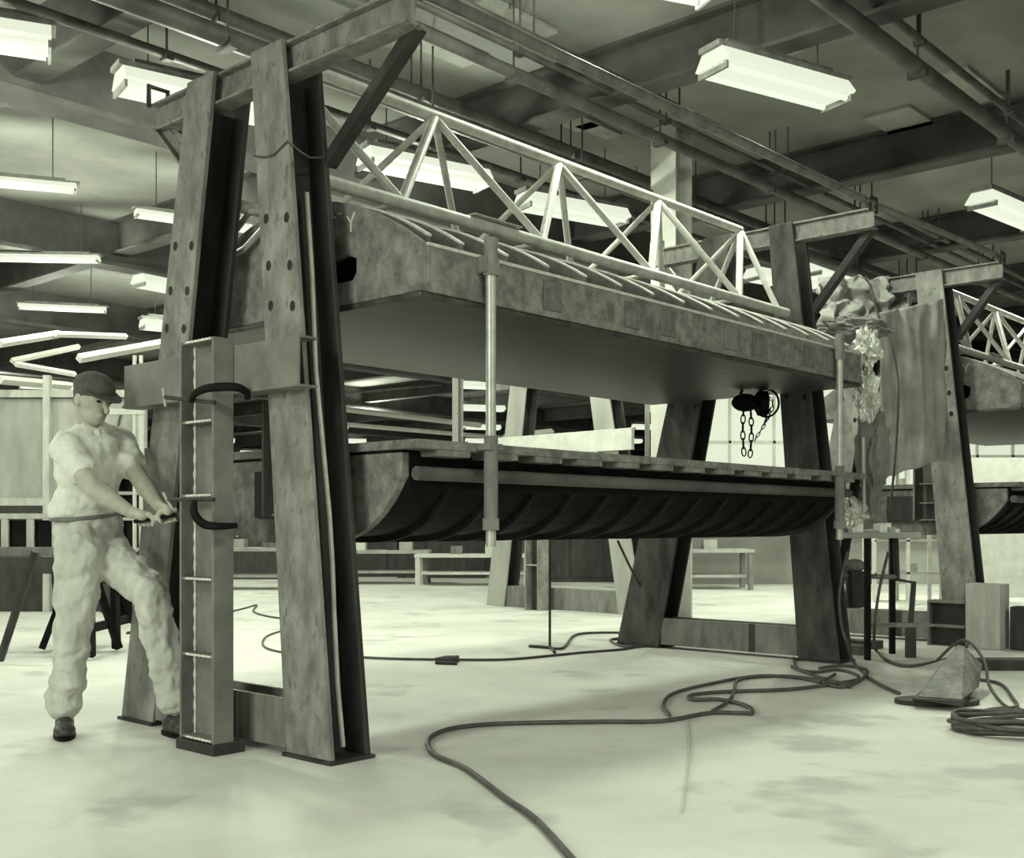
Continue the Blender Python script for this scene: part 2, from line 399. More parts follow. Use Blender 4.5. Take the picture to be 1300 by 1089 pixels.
# curves of the dies
def ztop_u(v): return 2.40-.30*((v-.65)/.85)**2
def zlow(v): return .87+.30*abs((v-.65)/.75)**4
def upper_platen(T, label, u0=.30, u1=4.34, nr=14, ulim=None):
    t = thing('upper_platen', label, 'press platen', T(((u0+u1)/2, .65, 1.89)))
    N = 22; vs = [-.2+1.7*i/N for i in range(N+1)]
    top = [(v, ztop_u(v)) for v in vs]
    def prof(off=0, zb=1.90): return [(-.2, zb)]+[(v, z-off) for v, z in top]+[(1.5, zb)]
    hole = [(.20,2.03), (.225,2.0), (.40,2.0), (.42,2.02), (.42,2.085), (.40,2.10), (.26,2.115), (.20,2.09)]
    ep = MB(T).plate(prof(), hole, 0, u0, u0+.03).build('end_plate', 'cast', t, .003)
    MB(T).plate(prof(), None, 0, u1-.03, u1).build('end_plate', 'cast', t, .003)
    for st_ in ([(.26,2.28),(.235,2.25),(.235,2.21)], [(.21,2.29),(.235,2.25)], [(.36,2.29),(.335,2.29)], [(.36,2.31),(.36,2.26)], [(.32,2.30),(.30,2.30)]):
        MB(T).tube([(u0-.001, a, b) for a, b in st_], .0035, 5).build('chalk_mark', 'white', ep)
    # bottom face plate
    MB(T).box((u0, -.195, 1.875), (u1, 1.495, 1.899)).build('bottom_plate', 'under', t, .004)  # underside colour carries its own painted shade
    # side beams with pads
    for (va, vb) in ((-.205, -.165), (1.465, 1.505)):
        sb = MB(T); sb.box((u0+.03, va, 1.90), (u1-.03, vb, 2.085)); sd = sb.build('side_plate', 'cast', t, .004)
        if va < 0:
            k = 0
            for uu in [u0+.75+.31*j for j in range(11)]:
                if k % 3 != 1:
                    MB(T).box((uu, va-.008, 1.93), (uu+.13, va-.001, 2.06)).build('wear_pad', 'steel_md' if k % 2 else 'infill', sd, .003)
                k += 1
            lp = MB(T); lp.box((u0+.03, va-.005, 2.085), (u1-.03, vb+.02, 2.10)); lp.build('edge_strip', 'castedge', sd, .003)
    # skin under the ribs
    sk = MB(T)
    sk.plate([(v, z-.065) for v, z in top if -.17 < v < 1.47]+[(v, z-.08) for v, z in reversed(top) if -.17 < v < 1.47], None, 0, u0+.03, u1-.03)
    sk.build('skin', 'infill', t)
    step = (u1-u0-.06)/(nr)
    for i in range(nr+1):
        u = u0+.03+step*i; th = .026
        if i == 0: u += .09
        pr = [(v, z) for v, z in top if -.18 < v < 1.48]+[(v, z-.0649) for v, z in reversed(top) if -.18 < v < 1.48]
        rb_ = MB(T).plate(pr, None, 0, u-th*.3, u+th*.3).build('rib', 'infill', t)
        tp = [(v, z) for v, z in top if -.18 < v < 1.48]
        MB(T).plate([(v, z+.011) for v, z in tp]+[(v, z+.0003) for v, z in reversed(tp)], None, 0, u-th*.62, u+th*.62).build('rib_cap', 'castedge', rb_, .003)  # cap strip paler than the rib sides
    # spine strips between ribs
    # lifting loop at the near rear
    MB(T).tube([(.27, 1.22, 2.25), (.27, .93, 2.42), (.27, .80, 2.40), (.27, .80, 2.33), (.27, .97, 2.25), (.27, 1.18, 2.22)], .017, 8, closed=True).build('lifting_loop', 'chrome', t)
    bk = MB(T); bk.box((.62, -.255, 2.02), (.71, -.206, 2.09)); bk.build('rod_bracket', 'steel_md', t, .004)
    return t
def lower_platen(T, label, u0=.30, u1=4.34, nr=14):
    t = thing('lower_platen', label, 'press platen', T(((u0+u1)/2, .65, .87)))
    N = 24; vv = [-.09+1.48*i/N for i in range(N+1)]
    low = [(v, zlow(v)) for v in vv]
    prof = [(-.09, 1.25)]+low+[(1.39, 1.25)]
    n = 14; hole = [(.33+.055*math.cos(2*PI*k/n), 1.17+.045*math.sin(2*PI*k/n)) for k in range(n)]
    MB(T).plate(prof, hole, 0, u0, u0+.035).build('end_plate', 'cast', t, .003)
    MB(T).plate(prof, None, 0, u1-.035, u1).build('end_plate', 'steel_dk', t, .003)
    dk = MB(T).box((u0-.02, -.2, 1.262), (u1+.08, 1.5, 1.30)).build('deck', 'cast', t, .004)
    tb = MB(T); i = 0; uu = u0+.10
    while uu < u1-.05:
        tb = MB(T).box((uu, -.198, 1.235), (uu+.19, -.06, 1.2619)); tb.build('deck_tooth', 'cast', dk, .003); uu += .305
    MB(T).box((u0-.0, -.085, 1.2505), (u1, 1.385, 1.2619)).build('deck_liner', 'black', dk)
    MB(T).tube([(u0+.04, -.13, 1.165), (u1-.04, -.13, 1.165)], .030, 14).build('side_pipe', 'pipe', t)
    MB(T).box((u0+.035, -.095, 1.10), (u1-.035, -.08, 1.25)).build('side_wall', 'black', t)  # black paints in the shade between deck and pipe
    sk = MB(T); sk.plate([(v, z+.03) for v, z in low]+[(v, z+.045) for v, z in reversed(low)], None, 0, u0+.035, u1-.035); sk.build('skin', 'black', t)  # near-black skin stands for shade under the platen
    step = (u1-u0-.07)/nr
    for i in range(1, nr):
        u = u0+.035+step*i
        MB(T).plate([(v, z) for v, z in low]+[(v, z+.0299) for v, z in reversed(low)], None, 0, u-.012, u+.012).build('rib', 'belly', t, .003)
    # end bracket with gussets towards the near frame
    eb = MB(T); eb.plate([(.28, .99), (.60, .99), (.60, 1.50), (.54, 1.50), (.28, 1.31)], None, 0, .25, .275)
    e = eb.build('end_bracket', 'steel_md', t, .003)
    MB(T).box((.10, .585, .99), (.249, .60, 1.50)).build('bracket_side', 'steel_md', e, .002)
    for z in (.99, 1.13, 1.29): MB(T).box((.12, .28, z), (.249, .555, z+.012)).build('gusset', 'steel_md', e, .002)
    MB(T).box((.2755, .35, .985), (.2995, .9, 1.2)).build('bracket_spacer', 'steel_dk', e)
    for ur in (.665, 3.93): MB(T).box((ur-.045, -.275, 1.268), (ur+.045, -.2001, 1.296)).build('rod_bracket', 'steel_md', dk, .003)
    return t
def tie_rod(T, u, label, m='chrome', v=-.245):
    t = thing('tie_rod', label, 'tie rod', T((u, v, .9)))
    MB(T).tube([(u, v, .86), (u, v, 2.12)], .022, 16).build('rod', m, t)
    MB(T).tube([(u, v, 2.06), (u, v, 2.17)], .030, 16).build('top_nut', 'steel_md', t)
    MB(T).tube([(u, v, .93), (u, v, 1.33)], .030, 16).build('sleeve', 'steel_md', t)
    MB(T).tube([(u, v, .93), (u, v, .98)], .040, 6).build('hex_nut', 'steel_md', t, )
    MB(T).tube([(u, v, 2.01), (u, v, 2.06)], .036, 6).build('hex_nut', 'steel_md', t)
    return t
def truss(T, label, u0=.22, u1=4.22, half=2.0):
    t = thing('lattice_truss', label, 'truss', T((u0, .65, 2.41)))
    A = (.65, 3.05); Fv = (.35, 2.44); Rv = (.95, 2.44)
    def tb(a, b, r, nm='strut', m='tube', n=10): MB(T).tube([a, b], r, n).build(nm, m, t)
    tb((u0, *A), (u1, *A), .028, 'top_chord', n=14); tb((u0, *Fv), (u1+.12, *Fv), .031, 'bottom_chord', n=14); tb((u0, *Rv), (u1+.12, *Rv), .031, 'bottom_chord', n=14)
    tops = [u0, 1.2, 2.2, 3.2, u1]; bots = [.7, 1.7, 2.7, 3.7]
    for (v, z) in (Fv, Rv):
        for i in range(4):
            tb((tops[i], A[0], A[1]-.01), (bots[i], v, z+.01), .020)
            tb((bots[i], v, z+.01), (tops[i+1], A[0], A[1]-.01), .024 if v < .6 else .018)
        tb((u1, A[0], A[1]), (u1, v, z), .020, 'end_post')
    for u in bots: tb((u, .35, 2.44), (u, .95, 2.44), .014, 'cross_tie')
    pl = MB(T); pl.box((1.15, .31, 2.475), (1.5, .39, 2.481)); pl.build('repair_plate', 'castedge', t)
    return t
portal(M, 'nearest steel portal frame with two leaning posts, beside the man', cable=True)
T2 = Fr(4.43, 0)
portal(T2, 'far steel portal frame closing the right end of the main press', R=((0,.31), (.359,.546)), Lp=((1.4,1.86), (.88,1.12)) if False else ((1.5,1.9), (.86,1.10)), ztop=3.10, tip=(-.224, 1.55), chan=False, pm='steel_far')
upper_platen(M, 'long upper platen with curved ribs on top, held by the main press')
lower_platen(M, 'long lower platen with toothed deck edge and dark ribbed belly, main press')
tie_rod(M, .665, 'near tie rod joining the two main platens, left of centre')
tie_rod(M, 3.93, 'far tie rod joining the two main platens at their right end')
truss(M, 'tubular lattice truss lying along the top of the main upper platen')
# second press beyond
S2 = Fr(6.3, -.3)
portal(S2, 'steel portal frame of the second press, right of the plastic sheet', ztop=3.03, tip=(-.14, 1.3), chan=False)
upper_platen(S2, 'upper platen of the second press, cut by the right edge')
lower_platen(S2, 'lower platen of the second press, cut by the right edge')
tie_rod(S2, .6, 'tie rod of the second press at the right edge')
truss(S2, 'lattice truss on top of the second press at the right edge')
# tip rail
rt = thing('hoist_rail', 'long light tube linking the crossbeam ends high over the press', 'rail', M((.1, -.40, 2.97)))
MB(M).tube([(.1, -.38, 2.99), (4.5, -.20, 3.14)], .027, 12).build('rail_tube', 'steel_md', rt)
MB(M).tube([(4.5, -.20, 3.14), (6.4, -.42, 3.07)], .022, 12).build('rail_tube', 'steel_md', rt)
MB(M).tube([(2.0, -.303, 3.0547), (2.12, -.298, 3.0587)], .034, 12).build('coupling', 'steel_md', rt)
# ------------------------------------------------------------------ stanchion I-beam in front of the channel
t = thing('welded_stanchion', 'upright grey steel stanchion with welded stiffeners, right of the man', 'steel beam', M((-.16, .8, 0)))
v0, v1, ua, ub = .52, .748, -.205, -.107
MB(M).box((ua, v1, .045), (ub, v1+.014, 1.73)).build('flange', 'primer', t, .002)
MB(M).box((ua, v0-.014, .045), (ub, v0, 1.73)).build('flange', 'primer', t, .002)
MB(M).box((ub-.03, v0, .045), (ub-.016, v1, 1.73)).build('web', 'primer', t, .002)
wb = MB(M); wb.tube([(ub-.034, v1-.006, .03+.02*i) for i in range(86)], [.006+.0025*math.sin(i*1.9) for i in range(86)], 8); wb.build('weld_bead', 'weld', t)
for z in (.05, .40, .72, 1.07, 1.38, 1.718): 
    s_ = MB(M).box((ua+.004, v0, z), (ub-.031, v1, z+.012)).build('stiffener', 'primer', t, .002)
    wd = MB(M); wd.tube([(ua+.002, v0+.005+.01*i, z+.006) for i in range(20)], [.005+.002*math.sin(i*2.3) for i in range(20)], 6); wd.build('weld_bead', 'weld', s_)
MB(M).box((-.215, .49, 0), (-.06, .775, .0449)).build('base_plate', 'steel_dk', t, .003)
# second short stanchion at the second press
t = thing('welded_stanchion', 'short dark stanchion with two ledges at the foot of the second press post', 'steel beam', S2((-.15, .3, 0)))
MB(S2).box((-.2, .05, 0), (-.185, .32, .36)).build('web', 'steel_dk', t, .002)
MB(S2).box((-.26, .32, 0), (-.12, .335, .36)).build('flange', 'steel_md', t, .002)
for z in (.15, .34): MB(S2).box((-.27, .04, z), (-.12, .319, z+.02)).build('ledge', 'steel_md', t, .003)
# ------------------------------------------------------------------ C clamps
def cclamp(label, pts, screw, tee, jaw=None):
    t = thing('screw_clamp', label, 'clamp', pts[0])
    MB().tube(pts, [.012+.006*math.sin(PI*i/(len(pts)-1)) for i in range(len(pts))], 12).build('clamp_frame', 'black', t)
    MB().tube(screw, .009, 10).build('screw', 'steel_dk', t)
    MB().tube(tee, .006, 8).build('tee_handle', 'chrome', t)
    return t
def A_(px, py, Y): return at(px, py, Y)
def smooth(pts, n=5):
    out = []
    P = [pts[0]]+list(pts)+[pts[-1]]
    for i in range(1, len(P)-2):
        for k in range(n):
            s_ = k/n; a, b, c, d = P[i-1], P[i], P[i+1], P[i+2]
            out.append(.5*((2*b)+(c-a)*s_+(2*a-5*b+4*c-d)*s_*s_+(3*b-a-3*c+d)*s_**3))
    out.append(pts[-1]); return out
YC = 4.60
cclamp('dark curved screw clamp across the top of the stanchion',
       smooth([A_(243,509,YC+.06), A_(247,500,YC+.02), A_(262,493,YC), A_(285,491,YC), A_(302,492,YC+.02), A_(313,498,YC+.05), A_(314,506,YC+.07)]),
       [A_(209,504,YC+.1), A_(232,507,YC+.08), A_(273,511,YC+.02)], [A_(207,493,YC+.1), A_(210,516,YC+.1)])
cclamp('lower screw clamp on the stanchion that the man is tightening',
       smooth([A_(247,636,YC+.03), A_(246,648,YC+.01), A_(251,659,YC), A_(261,666,YC), A_(278,668,YC), A_(300,667,YC+.05)]),
       [A_(214,634,YC+.12), A_(272,634,YC+.02)], [A_(207,625,YC+.12), A_(212,634,YC+.12), A_(219,646,YC+.12)])
wr = thing('wrench', 'dark steel wrench bar gripped in both hands of the man', 'tool', A_(176,660,4.93))
MB().tube([A_(170,662,4.92), A_(226,653,4.93)], .009, 10).build('handle', 'black', wr)
MB().tube([A_(226,653,4.93), A_(240,651,4.93)], .016, 6).build('jaw', 'steel_dk', wr)
# ------------------------------------------------------------------ the man
def blob(name, mb, m, parent, vox=.012, it=6, disp=None):
    o = mb.build(name, m, parent)
    r = o.modifiers.new('remesh', 'REMESH'); r.mode = 'VOXEL'; r.voxel_size = vox; r.use_smooth_shade = True
    s_ = o.modifiers.new('smooth', 'SMOOTH'); s_.iterations = it; s_.factor = .5
    if disp:
        tx = bpy.data.textures.new(name+'_folds', 'CLOUDS'); tx.noise_scale = disp[0]; tx.noise_depth = 2
        d = o.modifiers.new('folds', 'DISPLACE'); d.texture = tx; d.strength = disp[1]; d.mid_level = .5; d.texture_coords = 'LOCAL'
    return o
man = thing('person', 'man in pale short-sleeved shirt, light trousers and dark cap, leaning to turn a wrench', 'person', gnd(85, 930))
hip_r = A_(103,692,5.10); hip_l = A_(126,694,5.28); pel = A_(113,672,5.2)
kn_r = A_(93,800,5.08); an_r = A_(82,896,5.16)
kn_l = A_(190,752,5.06); an_l = A_(220,890,5.14)
chest = A_(115,590,5.2); neck = A_(115,549,5.22); waist = A_(110,645,5.2)
sh_r = A_(84,567,5.06); el_r = A_(118,620,4.90); wr_r = A_(166,650,4.93)
sh_l = A_(152,562,5.34); el_l = A_(177,608,5.18); wr_l = A_(203,643,5.02)
headc = A_(118,507,5.15)
fd = Vector((.80,-.52,-.30)).normalized()       # facing, looking down at the clamp
fh = Vector((.84,-.54,0)).normalized(); rt_ = Vector((fh.y, -fh.x, 0))  # right side
upv = fd.cross(rt_).normalized()
if upv.z < 0: upv = -upv
RH = Matrix((rt_, fd, upv)).transposed()
body = MB()
# head
body.ell(headc+upv*.018, (.074, .092, .098), RH, 24, 18)
body.ell(headc+fd*.030-upv*.050, (.052, .058, .062), RH)
body.ell(headc+fd*.055-upv*.085, (.026, .024, .020), RH)
body.cone(headc+fd*.092+upv*.005, headc+fd*.112-upv*.028, .009, .014)      # nose
body.ell(headc+fd*.084-upv*.056, (.024, .010, .007), RH)                   # lips
for s_ in (-1, 1): body.ell(headc+rt_*s_*.076-fd*.008-upv*.012, (.010, .020, .032), RH)
body.cone(headc-fd*.03-upv*.05, neck, .056, .062)
# torso core, arms
body.cone(neck, chest, .06, .085); body.cone(chest, pel, .09, .10)
for (sh, el, wr_) in ((sh_r, el_r, wr_r), (sh_l, el_l, wr_l)):
    body.cone(neck, sh, .05, .058)
    body.cone(sh, lerp(sh, el, .5), .056, .050); body.cone(lerp(sh, el, .5), el, .050, .041)
    body.cone(el, lerp(el, wr_, .35), .041, .043); body.cone(lerp(el, wr_, .35), wr_, .043, .027)
for (h_, k_, a_) in ((hip_r, kn_r, an_r), (hip_l, kn_l, an_l)):
    body.cone(h_, k_, .08, .052); body.cone(k_, a_, .052, .036)
# hands closed round the wrench bar
bar0, bar1 = A_(170,662,4.92), A_(226,653,4.93); bd = (bar1-bar0).normalized()
def hand(wr_, ct, pdir, sgn):
    # ct: centre of grip on bar ; fingers wrap around the bar
    d = (ct-wr_).normalized()
    palmc = ct+pdir*.022
    body.cone(wr_, palmc, .026, .024)
    for k in range(4):
        off = bd*((k-1.5)*.020*sgn)
        base = palmc+off+pdir*.004
        side = (pdir.cross(bd)).normalized()
        fl = [1.0, 1.1, 1.04, .85][k]
        p0 = base+d*.004
        p1 = ct+off+side*.026*fl+pdir*.012; p2 = ct+off+side*.024*fl-pdir*.016; p3 = ct+off+side*.002-pdir*.026*fl
        body.cone(p0, p1, .0105, .0098, 8); body.cone(p1, p2, .0098, .009, 8); body.cone(p2, p3, .009, .0075, 8)
    side = (pdir.cross(bd)).normalized()
    q0 = palmc-bd*sgn*.034+side*-.008; q1 = ct-bd*sgn*.044-side*.018-pdir*.004; q2 = ct-bd*sgn*.030-side*.016-pdir*.026
    body.cone(palmc-bd*sgn*.02, q0, .014, .0125, 8); body.cone(q0, q1, .0125, .011, 8); body.cone(q1, q2, .011, .009, 8)
hand(wr_r, bar0+bd*.045, Vector((-.25,-.35,.9)).normalized(), -1)
hand(wr_l, bar0+bd*.150, Vector((-.1,.3,.95)).normalized(), 1)
bo = blob('body', body, 'skin', man, .0055, 3)
for s_ in (-1, 1):
    MB().ell(headc+fd*.0835+rt_*s_*.030+upv*.008, (.013, .007, .006), RH, 12, 8).build('eye', 'eye', bo)
    MB().ell(headc+fd*.088+rt_*s_*.030+upv*.026, (.020, .006, .005), RH, 12, 8).build('eyebrow', 'eye', bo)
hr = MB(); hr.ell(headc+upv*.030-fd*.014, (.080, .090, .085), RH); hr.ell(headc-fd*.045-upv*.02, (.062, .05, .05), RH)
blob('hair', hr, 'cap', man, .009, 3)
# cap
cp = MB(); cc = headc+upv*.055-fd*.005
cp.ell(cc, (.088, .104, .072), RH, 24, 14)
cpo = blob('cap', cp, 'cap', man, .008, 3)
br = MB(); n = 14; rows = []
for rr in (.6, 1.0):
    rows.append([cc+fd*(.07+.085*rr*math.cos((k/n-.5)*PI))+rt_*(.082*math.sin((k/n-.5)*PI))-upv*(.012+.018*rr*math.cos((k/n-.5)*PI)) for k in range(n+1)])
a = [cc+fd*.05+rt_*(.082*math.sin((k/n-.5)*PI))-upv*.004 for k in range(n+1)]; b2 = rows[1]
vs = a+b2+[p-upv*.006 for p in a]+[p-upv*.006 for p in b2]; m_ = n+1; fs = []
for k in range(n): fs += [(k, k+1, m_+k+1, m_+k), (2*m_+k, 3*m_+k, 3*m_+k+1, 2*m_+k+1), (m_+k, m_+k+1, 3*m_+k+1, 3*m_+k)]
br.add(vs, fs, True); br.build('brim', 'cap', cpo)
# shirt
sh = MB(); side = (sh_l-sh_r).normalized()
RS = Matrix((side, Vector((-side.y, side.x, 0)).normalized(), Vector((0,0,1)))).transposed()
sh.ell(lerp(sh_r, sh_l, .5)-Vector((0,0,.03)), (.205, .115, .085), RS); sh.ell(chest+Vector((0,0,-.01)), (.185, .125, .17), RS)
sh.ell(waist+Vector((0,0,.04)), (.165, .125, .12), RS); sh.ell(waist+Vector((-.02,0,-.0)), (.168, .13, .075), RS)
for (s0, e0, q) in ((sh_r, el_r, .52), (sh_l, el_l, .60)):
    e1 = lerp(s0, e0, q); sh.cone(s0, e1, .072, .073)
sh.cone(neck+Vector((.0,-.0,-.03)), neck+Vector((0,0,.025)), .085, .064)
for q in (sh_r, sh_l): sh.cone(neck+Vector((0,0,-.012)), q, .070, .068)
sho = blob('shirt', sh, 'shirt', man, .009, 4, (.07, .030))
# collar
for s_ in (-1, 1):
    b_ = neck+fh*.075+Vector((0,0,.012)); q = MB()
    pts = [b_+rt_*s_*.010+Vector((0,0,.0)), b_+rt_*s_*.070-fh*.035+Vector((0,0,.030)), b_+rt_*s_*.085-fh*.012-Vector((0,0,.035)), b_+rt_*s_*.030+fh*.040-Vector((0,0,.075))]
    q.add(pts+[p-fh*.010-Vector((0,0,.006)) for p in pts], [(0,1,2,3), (7,6,5,4), (0,4,5,1), (1,5,6,2), (2,6,7,3), (3,7,4,0)]); q.build('collar', 'shirt', sho, .002)
for z in (.10, .17, .24):
    MB().ell(neck+fh*(.118)-Vector((0,0,z))+rt_*-.0, (.006, .006, .006), None, 10, 6).build('button', 'cap', sho)
# trousers
tr = MB()
tr.ell(pel+Vector((0,0,.02)), (.170, .135, .115), RS); tr.ell(waist+Vector((0,0,-.03)), (.155, .125, .07), RS)
for (h_, k_, a_) in ((hip_r, kn_r, an_r), (hip_l, kn_l, an_l)):
    m1 = lerp(h_, k_, .5); tr.cone(h_, m1, .112, .098); tr.cone(m1, k_, .098, .082)
    m2 = lerp(k_, a_, .55); tr.cone(k_, m2, .082, .076); tr.cone(m2, a_+Vector((0,0,.02)), .076, .074)
    tr.cone(a_+Vector((0,0,.045)), a_+Vector((.004,0,.012)), .080, .078)
tro = blob('trousers', tr, 'trousers', man, .009, 4, (.075, .042))
tr2 = MB(); c = waist+Vector((0,0,-.035)); n = 32
tr2.tube([c+RS @ Vector((.166*math.cos(2*PI*k/n), .134*math.sin(2*PI*k/n), 0)) for k in range(n)], .010, 8, closed=True); tr2.build('belt', 'steel_md', tro)
pk = MB(); 
# shoes
def shoe(an, dirv, zf):
    d = dirv.normalized(); s = MB(); r = Vector((d.y, -d.x, 0)); R = Matrix((r, d, Vector((0,0,1)))).transposed()
    heel = Vector((an.x, an.y, zf))
    s.ell(heel+Vector((0,0,.05))-d*.01, (.042, .055, .055), R); s.ell(heel+d*.12+Vector((0,0,.038)), (.048, .085, .036), R); s.ell(heel+d*.05+Vector((0,0,.045)), (.042, .09, .045), R)
    o = blob('shoe', s, 'leather', man, .008, 3)
    q = MB(); n = 20; q.loft([heel+d*.06+R @ Vector((.048*math.cos(2*PI*k/n), .145*math.sin(2*PI*k/n), 0)) for k in range(n)], [heel+d*.06+R @ Vector((.048*math.cos(2*PI*k/n), .145*math.sin(2*PI*k/n), .016)) for k in range(n)]); q.build('sole', 'black', o)
shoe(an_r, Vector((.35,-.9,0)), 0.0)
shoe(an_l, -V, 0.0)
# ------------------------------------------------------------------ cables on the floor
def cable(name, label, pts, r=.011, z=None, cat='cable'):
    P = []
    for p in pts:
        P.append(gnd(p[0], p[1], r+.001) if len(p) == 2 else at(*p) if len(p) == 3 else None)
    return tag(MB().tube(smooth(P, 6), r, 8).build(name, 'rubber', None), label, cat)
cable('hose', 'long dark hose sweeping from the bottom edge to the far portal foot', [(735,1100),(680,1040),(640,1012),(590,975),(552,958),(543,942),(556,930),(590,922),(650,918),(760,916),(840,915),(900,905),(942,905),(955,905),(948,896),(915,888),(880,888),(878,882),(920,878),(1000,875),(1060,868),(1093,862)], .011)
cable('cable', 'dark cable looping around right of the hose middle', [(850,908),(842,895),(855,880),(900,868),(960,858),(1010,860),(1042,866)], .010)
cable('cable', 'short cable knot beside the looping hose', [(905,902),(925,890),(932,878),(940,862),(990,858),(1040,863),(1080,872)], .010)
cable('cable', 'thin cable hanging down the far post and across the floor', [(1076,700,7.75),(1066,750,7.75),(1068,790,7.7),(1075,815,7.6),(1085,843),(1110,865),(1142,880)], .010)
cable('power_cord', 'thin cord lying along the floor from the near post to the far frame', [(330,822),(348,802),(366,790),(300,790)] if False else [(455,834),(500,836),(560,837),(640,837),(700,832),(740,828),(790,824),(820,818)], .009)
cable('power_cord', 'thin cord zigzagging behind the stanchion', [(285,778),(310,772),(326,768),(322,776),(345,783),(395,788)], .009)
cable('power_cord', 'thin curved cord seen between stanchion and near post', [(395,792),(360,800),(338,808),(335,820),(360,828),(410,833)], .008)
cable('power_cord', 'thin cord on the floor between the man legs', [(118,765),(128,776),(150,783),(205,782)], .008)
cable('power_cord', 'doubled thin cord left of the far portal foot', [(697,822),(715,822),(730,806),(760,803),(800,804),(828,812),(800,810),(775,812),(790,820),(826,820)], .010)
cable('power_cord', 'thin dark cord hanging under the lower platen to the floor', [(784,686,8.8),(800,720,8.85),(815,748,8.9),(832,778,8.95)], .010)
cable('hose', 'light hose hanging from the pipe stand to the floor', [(1128,700,7.9),(1116,750,7.9),(1110,800,7.9),(1112,825),(1130,840),(1160,845),(1215,832),(1230,815,6.9)], .011)
cable('cable', 'cable arching over the wedge block down to the coil', [(1190,838,7.0),(1215,815,6.75),(1232,816,6.6),(1250,840,6.4),(1256,870,6.2),(1275,895),(1295,900)], .009)
cable('cable', 'dark loop of cable right of the wedge block', [(1240,862),(1270,868),(1285,885),(1290,897),(1260,900),(1238,905)], .010)
cable('cable', 'tangled dark cable at the foot of the far portal post, upper strand', [(1008,835),(1012,848),(1035,853),(1065,850),(1090,858),(1080,868),(1050,862),(1020,852),(1005,846)], .010)
cable('cable', 'tangled dark cable at the foot of the far portal post, lower strand', [(1040,848),(1070,845),(1100,850),(1094,862),(1070,872),(1046,866),(1060,856)], .010)
cl = MB()
for k in range(7):
    cx, cy = 2.36+.012*math.sin(k*2.1), 5.12+.03*math.cos(k*1.7)
    c0 = gnd(1290, 930); rx = .26+.02*math.sin(k*3); ry = .17+.02*math.cos(k*2)
    cl.tube([c0+Vector((rx*math.cos(2*PI*i/40)+.03*math.sin(k*1.9), ry*math.sin(2*PI*i/40)+.05*math.cos(k*2.3), .012+.010*k+.006*math.sin(i*.5+k))) for i in range(40)], .010, 8, closed=True)
tag(cl.build('cable_coil', 'rubber'), 'loose coil of dark cable on the floor at the right edge', 'cable')
tag(MB().tube([gnd(850+24*i/10+(1.5*math.sin(i)), 918+9*i, .004) for i in range(10)] if False else smooth([gnd(872,915,.005), gnd(875,940,.005), gnd(874,970,.005), gnd(870,1000,.005), gnd(866,1030,.005)]), .004, 6).build('string', 'tube'), 'pale string lying on the floor below the hose loop', 'string')
pg = thing('cord_connector', 'dark plug connector lying on the cord in mid floor', 'plug', gnd(568,837))
MB().tube([gnd(552,837,.02), gnd(566,836,.025), gnd(583,836,.025)], [.012,.022,.024], 10).build('plug_shell', 'rubber', pg); MB().tube([gnd(553,841,.012), gnd(580,842,.012)], .012, 8).build('socket', 'steel_dk', pg)
# thin rod standing on floor under the platen
st = thing('floor_stand', 'thin upright rod on a small foot below the lower platen', 'stand', gnd(697,822))
MB().tube([gnd(698,822,.01), Vector((gnd(698,822).x, gnd(698,822).y, .86))], .010, 8).build('rod', 'steel_dk', st)
MB().tube([gnd(672,820,.012), gnd(700,822,.012), gnd(704,828,.012)], .012, 8).build('foot', 'steel_dk', st)
# ------------------------------------------------------------------ wedge block and plate
def hull(name, pts, m, parent, bevel=.004):
    bm = bmesh.new(); off = parent_loc(parent)
    for p in pts: bm.verts.new(p-off)
    bmesh.ops.convex_hull(bm, input=bm.verts); me = bpy.data.meshes.new(name); bm.to_mesh(me); bm.free(); me.materials.append(MT[m])
    o = bpy.data.objects.new(name, me); C.objects.link(o); o.parent = parent
    b = o.modifiers.new('bevel', 'BEVEL'); b.width = bevel; b.segments = 2; return o
w = thing('wedge_casting', 'pale wedge-shaped steel casting propped on a dark plate', 'casting', gnd(1190, 893))
g0 = gnd(1165,886,.03)
bs = [gnd(1160,886,.03), gnd(1222,892,.03), gnd(1252,872,.03), gnd(1185,868,.03)]
hull('block', [gnd(1165,884,.06), gnd(1200,886,.06), gnd(1221,888,.06), at(1216,818,6.55), at(1224,820,6.5), at(1247,843,6.55), gnd(1243,872,.06), gnd(1180,862,.06)], 'cast' if False else 'steel', w)
hull('base_strip', [gnd(1158,890,.028), gnd(1222,897,.028), gnd(1158,886,.058), gnd(1222,889,.058), gnd(1240,872,.028), gnd(1180,868,.028)], 'steel_dk', w)
n = 24; pc = gnd(1192,893)
q = MB(); ring = lambda z: [pc+Vector((.235*math.cos(2*PI*k/n)*(1 if math.cos(2*PI*k/n) < 0 else .9), .13*math.sin(2*PI*k/n), z)) for k in range(n)]
q.loft(ring(.002), ring(.026)); q.build('plate', 'steel_dk', w, .003)
